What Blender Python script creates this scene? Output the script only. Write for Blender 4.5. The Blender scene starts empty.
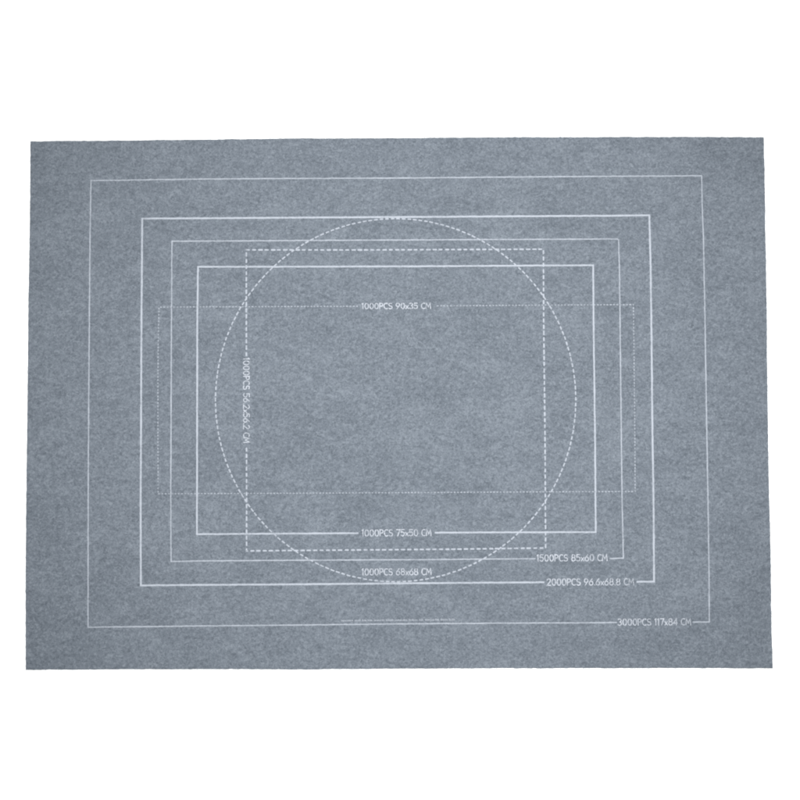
import bpy, math, random
import numpy as np
from mathutils import Vector, Matrix

random.seed(4); rng = np.random.default_rng(7)
scene = bpy.context.scene

# ------------------------------------------------------------------ camera
D, TILT = 2.6, math.radians(2.6)
cam = bpy.data.cameras.new("camera")
cam.sensor_width = 36.0
cam.lens = 18.0 / (0.753 / D)
cam.clip_start, cam.clip_end = 0.05, 60.0
camo = bpy.data.objects.new("camera", cam)
camo.location = (0, -D * math.sin(TILT), D * math.cos(TILT))
camo.rotation_euler = (TILT, 0, 0)
scene.collection.objects.link(camo)
scene.camera = camo

# ------------------------------------------------------------------ light
world = bpy.data.worlds.new("World"); scene.world = world
world.use_nodes = True
bg = world.node_tree.nodes["Background"]
bg.inputs["Color"].default_value = (0.97, 0.985, 1.0, 1)
bg.inputs["Strength"].default_value = 0.62

def spot(name, loc, aim, power, angle, radius):
    l = bpy.data.lights.new(name, 'SPOT')
    l.energy = power; l.spot_size = math.radians(angle); l.spot_blend = 1.0
    l.shadow_soft_size = radius; l.color = (1.0, 0.995, 0.985)
    o = bpy.data.objects.new(name, l)
    o.location = loc
    o.rotation_euler = (Vector(aim) - Vector(loc)).to_track_quat('-Z', 'Y').to_euler()
    scene.collection.objects.link(o)
    return o
# one big soft studio lamp overhead, aimed a touch right of the middle
spot("studio_lamp", (0.30, 0.35, 3.3), (0.05, 0.02, 0), 660.0, 46, 0.28)

scene.view_settings.view_transform = 'Standard'
scene.view_settings.look = 'None'
scene.view_settings.exposure = 0.3
scene.view_settings.gamma = 1.0
scene.cycles.pixel_filter_type = 'BLACKMAN_HARRIS'; scene.cycles.filter_width = 2.2
scene.render.resolution_x = scene.render.resolution_y = 1024

# ------------------------------------------------------------------ materials
def nodes_of(name, rough=0.9):
    m = bpy.data.materials.new(name); m.use_nodes = True
    nt = m.node_tree; b = nt.nodes["Principled BSDF"]
    b.inputs["Roughness"].default_value = rough
    b.inputs["Specular IOR Level"].default_value = 0.15
    return m, nt, b

def noise(nt, vec, scale, detail=3, rough=0.6, dist=0.0):
    n = nt.nodes.new("ShaderNodeTexNoise")
    n.inputs["Scale"].default_value = scale
    n.inputs["Detail"].default_value = detail
    n.inputs["Roughness"].default_value = rough
    n.inputs["Distortion"].default_value = dist
    nt.links.new(vec, n.inputs["Vector"])
    return n.outputs["Fac"]

def mth(nt, op, a, b=None, clamp=False):
    n = nt.nodes.new("ShaderNodeMath"); n.operation = op; n.use_clamp = clamp
    for i, v in enumerate((a, b)):
        if v is None: continue
        if isinstance(v, (int, float)): n.inputs[i].default_value = v
        else: nt.links.new(v, n.inputs[i])
    return n.outputs[0]

def ramp(nt, fac, stops):
    n = nt.nodes.new("ShaderNodeValToRGB")
    el = n.color_ramp.elements
    while len(el) < len(stops): el.new(0.5)
    for e, (p, c) in zip(el, stops):
        e.position = p; e.color = (*c, 1) if len(c) == 3 else c
    nt.links.new(fac, n.inputs["Fac"])
    return n.outputs["Color"]

def felt_height(nt):
    """Matted wool: curled strands at several sizes plus slow clouds; returns a 0..1 mottle."""
    tc = nt.nodes.new("ShaderNodeTexCoord")
    co = tc.outputs["Object"]
    mp = nt.nodes.new("ShaderNodeMapping"); mp.inputs["Scale"].default_value = (0.8, 1.15, 1)
    nt.links.new(co, mp.inputs["Vector"])
    wv = mp.outputs["Vector"]
    big = noise(nt, wv, 9, 3, 0.6, 0.4)
    mid = noise(nt, wv, 78, 3, 0.6, 1.6)
    curl = noise(nt, wv, 125, 2, 0.55, 2.6)
    fine = noise(nt, co, 270, 3, 0.7, 1.2)
    # curled light strands: ridges of a warped noise
    rd = mth(nt, 'ABSOLUTE', mth(nt, 'SUBTRACT', curl, 0.5))
    rd = mth(nt, 'SUBTRACT', 1.0, mth(nt, 'MULTIPLY', rd, 6.0), True)
    s = mth(nt, 'MULTIPLY', mth(nt, 'SUBTRACT', big, 0.5), W_BIG)
    s = mth(nt, 'ADD', s, mth(nt, 'MULTIPLY', mth(nt, 'SUBTRACT', mid, 0.5), W_MID))
    s = mth(nt, 'ADD', s, mth(nt, 'MULTIPLY', mth(nt, 'SUBTRACT', rd, 0.55), W_CURL))
    s = mth(nt, 'ADD', s, mth(nt, 'MULTIPLY', mth(nt, 'SUBTRACT', fine, 0.5), W_FINE))
    ms = nt.nodes.new("ShaderNodeMapping"); ms.inputs["Scale"].default_value = (0.35, 1.3, 1)   # carded grain runs along the length
    ms.inputs["Rotation"].default_value = (0, 0, 0.12)
    nt.links.new(co, ms.inputs["Vector"])
    streak = noise(nt, ms.outputs["Vector"], 34, 3, 0.6, 0.8)
    s = mth(nt, 'ADD', s, mth(nt, 'MULTIPLY', mth(nt, 'SUBTRACT', streak, 0.5), W_STREAK))
    return co, mth(nt, 'ADD', s, 0.5, True), fine
W_BIG, W_MID, W_CURL, W_FINE, W_STREAK = 0.45, 1.15, 0.38, 2.5, 0.35
FELT_DARK, FELT_MID, FELT_LIGHT = (0.0590, 0.0705, 0.0850), (0.0955, 0.1108, 0.1310), (0.144, 0.1635, 0.188)

def felt_color(nt):
    co, h, fine = felt_height(nt)
    return co, h, fine, ramp(nt, h, [(0.0, FELT_DARK), (0.5, FELT_MID), (1.0, FELT_LIGHT)])

felt, nt, b = nodes_of("felt_grey", 0.95)
co, h, fine, colr = felt_color(nt)
nt.links.new(colr, b.inputs["Base Color"])
b.inputs["Sheen Weight"].default_value = 0.08
b.inputs["Sheen Roughness"].default_value = 0.6
bp = nt.nodes.new("ShaderNodeBump"); bp.inputs["Strength"].default_value = 0.35
bp.inputs["Distance"].default_value = 0.0008
nt.links.new(h, bp.inputs["Height"]); nt.links.new(bp.outputs[0], b.inputs["Normal"])

def ink_mat(name, cover, rag=1.3, tint=(0.288, 0.311, 0.348)):
    m, nt, b = nodes_of(name, 0.85)
    co, h, fine, colr = felt_color(nt)
    wear = noise(nt, co, 420, 2, 0.6, 0.5)
    slow = noise(nt, co, 22, 2, 0.5, 0.0)
    k = mth(nt, 'ADD', mth(nt, 'MULTIPLY', mth(nt, 'SUBTRACT', wear, 0.5), rag), cover)
    k = mth(nt, 'ADD', k, mth(nt, 'MULTIPLY', mth(nt, 'SUBTRACT', slow, 0.5), 0.7), True)
    mx = nt.nodes.new("ShaderNodeMix"); mx.data_type = 'RGBA'
    nt.links.new(k, mx.inputs[0]); nt.links.new(colr, mx.inputs[6])
    mx.inputs[7].default_value = (*tint, 1)
    nt.links.new(mx.outputs[2], b.inputs["Base Color"])
    return m
ink_bold = ink_mat("white_ink_bold", 0.92)
ink_thin = ink_mat("white_ink_thin", 0.76)
ink_dot = ink_mat("white_ink_dotted", 0.60)
ink_text = ink_mat("white_ink_lettering", 0.78, 2.4, (0.35, 0.372, 0.41))
ink_note = ink_mat("white_ink_faint", 0.8)

fuzz, nt, b = nodes_of("felt_fibre", 0.9)
b.inputs["Base Color"].default_value = (*FELT_MID, 1)

white, nt, b = nodes_of("white_paper", 0.8)
tc = nt.nodes.new("ShaderNodeTexCoord")
nt.links.new(ramp(nt, noise(nt, tc.outputs["Object"], 3, 2), [(0.3, (0.88, 0.885, 0.885)), (0.7, (0.9, 0.9, 0.9))]), b.inputs["Base Color"])

# ------------------------------------------------------------------ measured shapes of the mat, in centimetres
EDGE_TOP = [(-70.12, 49.14), (-56.88, 49.24), (-37.92, 49.45), (-18.96, 49.70), (0.00, 49.76), (18.96, 49.93), (37.93, 49.95), (56.89, 49.99), (69.03, 49.91)]
EDGE_RIGHT = [(69.03, 49.91), (69.12, 41.69), (69.10, 34.06), (69.20, 23.60), (69.18, 15.08), (69.18, -0.02), (69.24, -18.77), (69.38, -29.97), (69.32, -41.12), (69.51, -50.10)]
EDGE_BOTTOM = [(-69.77, -50.38), (-55.90, -50.32), (-37.27, -50.25), (-18.63, -50.31), (0.00, -50.16), (18.64, -50.08), (37.27, -50.08), (55.91, -50.05), (69.51, -50.10)]
EDGE_LEFT = [(-70.12, 49.14), (-70.02, 37.87), (-70.07, 26.45), (-70.12, 15.08), (-70.09, -0.02), (-70.08, -18.77), (-70.02, -32.76), (-69.77, -50.38)]
R3000 = [(40.50, -41.58), (37.33, -41.62), (18.66, -41.70), (0.00, -41.84), (-18.66, -42.05), (-37.32, -42.23), (-58.22, -42.46), (-58.43, -18.77), (-58.52, -0.02), (-58.56, 15.08), (-58.59, 30.25), (-58.51, 41.57), (-37.87, 41.86), (-18.94, 41.99), (0.00, 42.07), (18.94, 42.26), (37.88, 42.38), (57.12, 42.49), (57.15, 37.87), (57.34, 30.25), (57.49, 15.08), (57.60, -3.78), (57.71, -18.77), (57.75, -33.69), (57.73, -41.47), (54.59, -41.51)]
R2000 = [(27.00, -34.12), (18.69, -34.17), (0.00, -34.32), (-18.69, -34.49), (-37.37, -34.60), (-48.43, -34.69), (-48.59, -18.77), (-48.63, -7.53), (-48.74, 15.08), (-48.74, 34.33), (-37.83, 34.38), (-18.91, 34.52), (0.00, 34.63), (18.91, 34.76), (37.83, 34.86), (47.15, 34.94), (47.31, 26.45), (47.37, 15.08), (47.41, -7.53), (47.50, -18.77), (47.47, -33.97), (44.20, -34.04)]
R1500 = [(25.34, -29.73), (18.70, -29.78), (0.00, -29.93), (-18.70, -30.01), (-37.40, -30.14), (-42.82, -30.25), (-42.95, -18.77), (-42.99, -7.53), (-43.09, 15.08), (-43.09, 30.01), (-37.80, 30.04), (-18.90, 30.16), (0.00, 30.25), (18.90, 30.35), (37.80, 30.44), (41.11, 30.44), (41.31, 30.25), (41.42, 24.55), (41.47, 15.08), (41.55, -7.53), (41.60, -18.77), (41.78, -29.61), (39.18, -29.71)]
R1000 = [(-7.77, -24.97), (-18.72, -25.03), (-38.00, -25.16), (-38.09, -7.53), (-38.21, 15.08), (-38.14, 25.16), (-18.88, 25.18), (0.00, 25.24), (18.88, 25.35), (36.48, 25.45), (36.47, 15.08), (36.61, -7.53), (36.63, -24.77), (18.72, -24.81), (6.51, -24.88)]
SQ_A = [(-28.92, 8.37), (-28.99, 18.87), (-29.02, 28.37), (-9.45, 28.35), (9.45, 28.43), (27.09, 28.50), (27.07, 15.08), (27.22, -7.53), (27.24, -27.73), (9.35, -27.96), (-9.35, -28.11), (-28.70, -28.27), (-28.74, -18.77), (-28.81, -8.47)]
DOT = [(-8.01, 17.67), (-22.63, 17.62), (-37.71, 17.56), (-45.45, 17.50), (-45.53, 11.30), (-45.53, 3.75), (-45.44, -7.53), (-45.32, -17.61), (-18.74, -17.50), (9.37, -17.35), (29.99, -17.22), (44.05, -17.18), (44.08, -7.53), (44.05, 7.52), (44.00, 17.99), (26.40, 17.88), (6.60, 17.73)]
CIRC = [(33.05, -0.05), (32.94, 2.93), (32.57, 5.89), (31.94, 8.81), (31.07, 11.66), (29.95, 14.43), (28.60, 17.09), (27.02, 19.62), (25.22, 22.00), (23.23, 24.21), (21.04, 26.25), (18.70, 28.08), (16.19, 29.70), (13.56, 31.09), (10.82, 32.24), (7.99, 33.15), (5.09, 33.80), (2.14, 34.19), (-0.83, 34.33), (-3.80, 34.19), (-6.75, 33.80), (-9.65, 33.15), (-12.48, 32.24), (-15.23, 31.09), (-17.86, 29.70), (-20.36, 28.08), (-22.71, 26.25), (-24.89, 24.21), (-26.88, 22.00), (-28.68, 19.62), (-30.26, 17.09), (-31.61, 14.43), (-32.73, 11.66), (-33.60, 8.81), (-34.22, 5.89), (-34.59, 2.93), (-34.70, -0.05), (-34.56, -3.03), (-34.15, -5.98), (-33.50, -8.88), (-32.59, -11.72), (-31.45, -14.46), (-30.08, -17.09), (-28.48, -19.59), (-26.68, -21.94), (-24.68, -24.12), (-22.50, -26.11), (-20.16, -27.91), (-17.67, -29.50), (-15.06, -30.86), (-12.34, -31.99), (-9.54, -32.87), (-6.67, -33.51), (-3.76, -33.90), (-0.82, -34.03), (2.11, -33.90), (5.03, -33.51), (7.90, -32.87), (10.70, -31.99), (13.42, -30.86), (16.03, -29.50), (18.51, -27.91), (20.85, -26.11), (23.03, -24.12), (25.03, -21.94), (26.83, -19.59), (28.43, -17.09), (29.80, -14.46), (30.94, -11.72), (31.85, -8.88), (32.50, -5.98), (32.90, -3.03), (33.05, -0.05)]

# lettering on each outline: text, start of the baseline's middle line, its end, cap height (cm)
TXT_90 = ('1000PCS 90x35 CM', (-7.17, 17.69), (5.85, 17.75), 1.22)
TXT_56 = ('1000PCS 56.2x56.2 CM', (-28.92, 7.90), (-28.82, -8.10), 1.28)
TXT_75 = ('1000PCS 75x50 CM', (-7.11, -24.94), (5.90, -24.86), 1.36)
TXT_68 = ('1000PCS 68x68 CM', (-7.10, -32.20), (5.89, -32.13), 1.36)
TXT_85 = ('1500PCS 85x60 CM', (25.62, -29.60), (38.81, -29.52), 1.36)
TXT_96 = ('2000PCS 96.6x68.8 CM', (27.47, -34.08), (43.73, -34.01), 1.36)
TXT_117 = ('3000PCS 117x84 CM', (40.65, -41.51), (54.31, -41.44), 1.36)

# ------------------------------------------------------------------ geometry helpers
THICK = 0.0026
def swell(x, y):
    """How far the soft sheet lifts off the table (metres) at x, y (metres)."""
    return 0.0006 * (1 + 0.5 * np.sin(5.1 * x + 1.3 * np.sin(3.7 * y)) * np.cos(4.3 * y + 0.6)
                     + 0.5 * np.sin(9.3 * y + 2.1 * x + 0.4) * np.cos(6.1 * x - 1.0))

def link_mesh(name, verts, faces, mat, parent=None, smooth=False):
    me = bpy.data.meshes.new(name)
    me.from_pydata([tuple(map(float, v)) for v in verts], [], faces)
    me.update(); me.materials.append(mat)
    if smooth: me.polygons.foreach_set("use_smooth", [True] * len(me.polygons))
    o = bpy.data.objects.new(name, me)
    scene.collection.objects.link(o)
    if parent: o.parent = parent
    return o

def resample(poly, step):
    p = np.array(poly, float)
    s = np.r_[0, np.cumsum(np.linalg.norm(np.diff(p, axis=0), axis=1))]
    n = max(2, int(s[-1] / step) + 1)
    t = np.linspace(0, s[-1], n)
    return np.c_[np.interp(t, s, p[:, 0]), np.interp(t, s, p[:, 1])], s[-1]

class Ink:
    """Collects printed strokes (cm) lying on the felt, then becomes one mesh."""
    def __init__(self, lift):
        self.v, self.f, self.lift, self.k = [], [], lift, 0
    def ribbon(self, pts, w, wob=0.0, cap=True):
        p = np.array(pts, float)
        keep = np.r_[True, np.linalg.norm(np.diff(p, axis=0), axis=1) > 1e-5]
        p = p[keep]; n = len(p)
        if n < 2: return
        d = np.diff(p, axis=0); d /= np.linalg.norm(d, axis=1)[:, None]
        t0 = np.vstack([d[:1], d]); t1 = np.vstack([d, d[-1:]])
        tm = t0 + t1; tm /= np.maximum(np.linalg.norm(tm, axis=1), 1e-6)[:, None]
        nm = np.c_[-tm[:, 1], tm[:, 0]]
        c = np.maximum((tm * t0).sum(1), 0.45)
        hw = (w / 2) / c
        hw = hw * (1 + wob * (rng.random(n) - 0.5) * 2)
        a, b_ = p + nm * hw[:, None], p - nm * hw[:, None]
        z = self.lift + 0.00002 * (self.k % 5); self.k += 1
        base = len(self.v)
        for i in range(n):
            for q in (a[i], b_[i]):
                x, y = q / 100
                self.v.append((x, y, THICK + swell(x, y) + z))
        for i in range(n - 1):
            j = base + 2 * i
            self.f.append((j, j + 1, j + 3, j + 2))
        if cap:                                   # rounded ends
            for e, s in ((0, -1), (n - 1, 1)):
                tt, nn = tm[e] * s, nm[e]
                k0 = len(self.v); m = 5
                for q in range(1, m):
                    an = math.pi * q / m
                    xy = (p[e] + nn * math.cos(an) * w / 2 + tt * math.sin(an) * w / 2 * 0.8) / 100
                    self.v.append((xy[0], xy[1], THICK + swell(*xy) + z))
                ids = [base + 2 * e] + list(range(k0, k0 + m - 1)) + [base + 2 * e + 1]
                if s > 0: ids = ids[::-1]
                self.f.append(tuple(ids))
    def line(self, poly, w, wob=0.1):
        """solid printed line; straight runs are subdivided so that it hugs the felt"""
        out = [poly[0]]
        for p, q in zip(poly[:-1], poly[1:]):
            L = math.dist(p, q); n = max(1, int(L / 0.6))
            nx, ny = -(q[1] - p[1]) / L, (q[0] - p[0]) / L
            for i in range(1, n + 1):
                t = i / n
                j = random.gauss(0, 0.012) if i < n else 0
                out.append((p[0] + (q[0] - p[0]) * t + nx * j, p[1] + (q[1] - p[1]) * t + ny * j))
        self.ribbon(out, w, wob, cap=False)
    def dashes(self, poly, period, dash, w, closed=False):
        p = np.array(poly, float)
        s = np.r_[0, np.cumsum(np.linalg.norm(np.diff(p, axis=0), axis=1))]
        N = int(round(s[-1] / period)); per = s[-1] / N
        for i in range(N):
            a = i * per + random.gauss(0, 0.02)
            L = dash * random.uniform(0.86, 1.12)
            t = np.linspace(a, a + L, 4); t = np.clip(t, 0, s[-1])
            inner = s[(s > t[0]) & (s < t[-1])]
            t = np.sort(np.r_[t, inner])
            self.ribbon(np.c_[np.interp(t, s, p[:, 0]), np.interp(t, s, p[:, 1])], w * random.uniform(0.9, 1.1), 0.05)
    def build(self, name, mat, parent):
        return link_mesh(name, self.v, self.f, mat, parent)

# ---- single-stroke lettering: glyph = (advance, strokes) on a cap height of 1, narrow rounded hand
def arc(cx, cy, rx, ry, a0, a1, n=9):
    return [(cx + rx * math.cos(math.radians(a0 + (a1 - a0) * i / n)),
             cy + ry * math.sin(math.radians(a0 + (a1 - a0) * i / n))) for i in range(n + 1)]
G = {
 '0': (.62, [arc(.25, .5, .22, .5, 90, 450, 16)]),
 '1': (.34, [[(.0, .86), (.12, 1), (.12, 0)]]),
 '2': (.58, [arc(.22, .76, .21, .24, 165, -25, 8) + [(.0, .0), (.46, .0)]]),
 '3': (.58, [arc(.2, .77, .2, .23, 150, -80, 8) , arc(.2, .27, .23, .27, 80, -150, 9)]),
 '4': (.60, [[(.36, .0), (.36, 1), (.0, .3), (.48, .3)]]),
 '5': (.58, [[(.42, 1), (.06, 1), (.03, .58)] + arc(.2, .32, .23, .32, 125, -145, 9)]),
 '6': (.60, [[(.36, 1), (.08, .52)], arc(.23, .3, .22, .3, 90, 450, 14)]),
 '7': (.54, [[(.0, 1), (.42, 1), (.14, 0)]]),
 '8': (.60, [arc(.23, .76, .18, .24, 90, 450, 12), arc(.23, .27, .22, .27, 90, 450, 12)]),
 '9': (.60, [arc(.23, .7, .22, .3, 90, 450, 14), [(.38, .48), (.12, 0)]]),
 'P': (.56, [[(.03, 0), (.03, 1), (.2, 1)] + arc(.2, .74, .22, .26, 90, -90, 8) + [(.03, .48)]]),
 'C': (.58, [arc(.29, .5, .28, .5, 55, 305, 12)]),
 'S': (.60, [arc(.24, .75, .2, .25, 40, 250, 8) + arc(.22, .26, .23, .26, 60, -145, 9)]),
 'M': (.74, [[(.0, 0), (.06, 1), (.29, .3), (.52, 1), (.58, 0)]]),
 'x': (.46, [[(.0, .58), (.34, .0)], [(.34, .58), (.0, .0)]]),
 '.': (.22, [[(.05, .0), (.05, .07)]]),
 ' ': (.34, []),
}
def lettering(parent, spec, lift, mat=None, stroke=0.18):
    text, a, b_, hgt = spec
    total = sum(G[c][0] for c in text) - 0.1
    a, b_ = np.array(a), np.array(b_)
    L = np.linalg.norm(b_ - a); t = (b_ - a) / L; n = np.array([-t[1], t[0]])
    sx = L / total
    ink = Ink(lift); x = 0.0
    for c in text:
        adv, strokes = G[c]
        for st in strokes:
            pts = [a + t * (x + px) * sx + n * (py - 0.5) * (hgt - stroke) for px, py in st]
            ink.ribbon(pts, stroke * random.uniform(0.85, 1.1), 0.22)
        x += adv
    return ink.build("lettering", mat or ink_text, parent)

# ------------------------------------------------------------------ the surface it lies on
s = 6.0
table = link_mesh("floor", [(-s, -s, 0), (s, -s, 0), (s, s, 0), (-s, s, 0)], [(0, 1, 2, 3)], white)
table["kind"] = "structure"

# ------------------------------------------------------------------ the mat
mat_root = bpy.data.objects.new("puzzle_mat", None)
scene.collection.objects.link(mat_root)
mat_root["label"] = "grey-blue felt puzzle mat printed with nested white size outlines, lying flat on white"
mat_root["category"] = "puzzle mat"

def edge(poly, n):
    p = np.array(poly, float)
    s = np.r_[0, np.cumsum(np.linalg.norm(np.diff(p, axis=0), axis=1))]
    t = np.linspace(0, s[-1], n)
    return np.c_[np.interp(t, s, p[:, 0]), np.interp(t, s, p[:, 1])]

def rough_noise(n):
    """ragged cut edge: sum of a few smoothed random signals (cm)"""
    out = np.zeros(n)
    for amp, w in ((0.010, 31), (0.006, 9), (0.019, 3)):
        r_ = rng.normal(size=n + 2 * w)
        k = np.hanning(w + 2); k /= np.sqrt((k ** 2).sum())
        out += amp * np.convolve(r_, k, 'same')[w:w + n]
    return out

NX, NY = 467, 335
T, B = edge(EDGE_TOP, NX), edge(EDGE_BOTTOM, NX)
Lf, R = edge(EDGE_LEFT, NY)[::-1], edge(EDGE_RIGHT, NY)[::-1]
win = lambda n: np.minimum(1, np.minimum(np.arange(n), np.arange(n)[::-1]) / 6)
T[:, 1] += rough_noise(NX) * win(NX); B[:, 1] += rough_noise(NX) * win(NX)
Lf[:, 0] += rough_noise(NY) * win(NY) * 0.8; R[:, 0] += rough_noise(NY) * win(NY)
u = np.linspace(0, 1, NX)[None, :, None]; v = np.linspace(0, 1, NY)[:, None, None]
def coons(T, B, Lf, R):
    return ((1 - v) * B[None] + v * T[None] + (1 - u) * Lf[:, None] + u * R[:, None]
            - ((1 - u) * (1 - v) * B[0] + u * (1 - v) * B[-1] + (1 - u) * v * T[0] + u * v * T[-1]))
def smooth_edge(poly, n): return edge(poly, n)
ragged = coons(T, B, Lf, R)
calm = coons(edge(EDGE_TOP, NX), edge(EDGE_BOTTOM, NX), edge(EDGE_LEFT, NY)[::-1], edge(EDGE_RIGHT, NY)[::-1])
iu = np.minimum(np.arange(NX), np.arange(NX)[::-1])[None, :]; iv = np.minimum(np.arange(NY), np.arange(NY)[::-1])[:, None]
wgt = np.clip(1 - np.minimum(iu, iv) / 5.0, 0, 1)[:, :, None]      # raggedness dies out a few cells in
XY = (calm + (ragged - calm) * wgt) / 100
w = swell(XY[..., 0], XY[..., 1])
rim = np.minimum(iu, iv)
top_z = THICK + w - np.where(rim == 0, 0.0007, 0.0) - np.where(rim == 1, 0.0001, 0)
verts_top = np.c_[XY.reshape(-1, 2), top_z.reshape(-1)]
verts_bot = np.c_[XY.reshape(-1, 2), np.maximum(w * 0.9, 0.0001).reshape(-1)]
idx = np.arange(NX * NY).reshape(NY, NX); off = NX * NY
faces = [tuple(map(int, q)) for q in np.stack([idx[:-1, :-1], idx[:-1, 1:], idx[1:, 1:], idx[1:, :-1]], -1).reshape(-1, 4)]
# the underside is only a band round the rim and a middle sheet on a coarse border: keep it whole but coarse in cost
fb = [(q[3] + off, q[2] + off, q[1] + off, q[0] + off) for q in faces]
loop = list(idx[0, :]) + list(idx[1:, -1]) + list(idx[-1, -2::-1]) + list(idx[-2:0:-1, 0])
side = [(int(loop[i] + off), int(loop[(i + 1) % len(loop)] + off), int(loop[(i + 1) % len(loop)]), int(loop[i])) for i in range(len(loop))]
sheet = link_mesh("felt_sheet", np.vstack([verts_top, verts_bot]), faces + fb + side, felt, mat_root)

# ---- loose wool fibres sticking out of the cut edge and lying curled on the face
def fibres(n_edge, n_face):
    V, F = [], []
    ring = XY[idx[0, 0] // NX, 0]  # noqa
    lp = np.array([XY.reshape(-1, 2)[i] for i in loop])
    cen = lp.mean(0)
    def strand(p, ang, L, r_, z, curl):
        n = 5; x, y = p; pts = []
        for i in range(n + 1):
            pts.append((x, y, z)); ang += random.gauss(curl, 0.35)
            x += math.cos(ang) * L / n; y += math.sin(ang) * L / n; z += random.uniform(-1, 1) * r_ * 0.7
        base = len(V)
        for i, (x, y, z) in enumerate(pts):
            j = min(i, n - 1); dx, dy = pts[j + 1][0] - pts[j][0], pts[j + 1][1] - pts[j][1]
            l = math.hypot(dx, dy) or 1; nx, ny = -dy / l * r_, dx / l * r_
            q = 1 - 0.7 * i / n
            V.extend([(x + nx * q, y + ny * q, z), (x - nx * q, y - ny * q, z), (x, y, z + r_ * 1.4 * q)])
        for i in range(n):
            a = base + 3 * i
            for k in range(3):
                F.append((a + k, a + (k + 1) % 3, a + 3 + (k + 1) % 3, a + 3 + k))
    m = len(lp)
    for _ in range(n_edge):
        i = random.randrange(m); p = lp[i]; q = lp[(i + 1) % m]
        d = q - p; out = math.atan2(-d[0], d[1])
        t = random.random(); pt = p + d * t
        strand(pt - np.array([math.cos(out), math.sin(out)]) * 0.0006, out + random.gauss(0, 0.7), random.uniform(0.001, 0.0032),
               random.uniform(0.00007, 0.00016), random.uniform(0.0006, 0.0024), random.gauss(0, 0.4))
    return V, F
V, F = fibres(5200, 0)
fz = link_mesh("edge_fuzz", V, F, fuzz, mat_root); fz["kind"] = "stuff"

# ---- printed outlines
def solid(poly, w, mat, lift, label, spec, name="printed_rectangle"):
    k = Ink(lift); k.line(poly, w)
    o = k.build(name, mat, mat_root); o["label"] = label
    if spec: lettering(o, spec, 0.0012)
    return o
solid(R3000, 0.225, ink_thin, 0.00030, "outermost thin solid outline", TXT_117)
solid(R2000, 0.335, ink_bold, 0.00040, "bold solid outline, second from outside", TXT_96)
solid(R1500, 0.225, ink_thin, 0.00050, "thin solid outline between two bold ones", TXT_85)
solid(R1000, 0.315, ink_bold, 0.00060, "innermost bold solid outline", TXT_75)

k = Ink(0.00070); k.dashes(SQ_A, 1.178, 0.60, 0.29)
o = k.build("printed_square", ink_bold, mat_root); o["label"] = "dashed square outline"
lettering(o, TXT_56, 0.0012)

k = Ink(0.00085); k.dashes(DOT, 0.615, 0.22, 0.22)
o = k.build("printed_rectangle", ink_dot, mat_root); o["label"] = "wide dotted rectangle"
lettering(o, TXT_90, 0.0012)

k = Ink(0.00100); k.dashes(CIRC, 1.06, 0.55, 0.25)
o = k.build("printed_circle", ink_bold, mat_root); o["label"] = "dashed circle outline"
lettering(o, TXT_68, 0.0012)

# ---- the faint line of tiny print above the bottom edge of the outermost outline (too small to read)
k = Ink(0.0011)
x = -11.01
words = [2.2, 1.1, .7, .8, 1.9, 1.3, .6, 1.3, 1.6, .8, 1.5, .7, 1.2, 1.0, 1.4]
for wl in words:
    if x + wl > 10.4: break
    xx = x
    while xx < x + wl:
        yb = -41.23 + 0.18 * (xx + 11) / 21.3
        pts = [(xx + random.uniform(0, .06), yb - .13), (xx + random.uniform(.0, .1), yb + random.uniform(.08, .2)),
               (xx + random.uniform(.08, .2), yb + random.uniform(-.05, .1)), (xx + .2, yb - .13)]
        k.ribbon(pts, 0.085, 0.05); xx += 0.29
    x += wl + 0.34
o = k.build("printed_note", ink_note, mat_root); o["label"] = "faint line of tiny print"
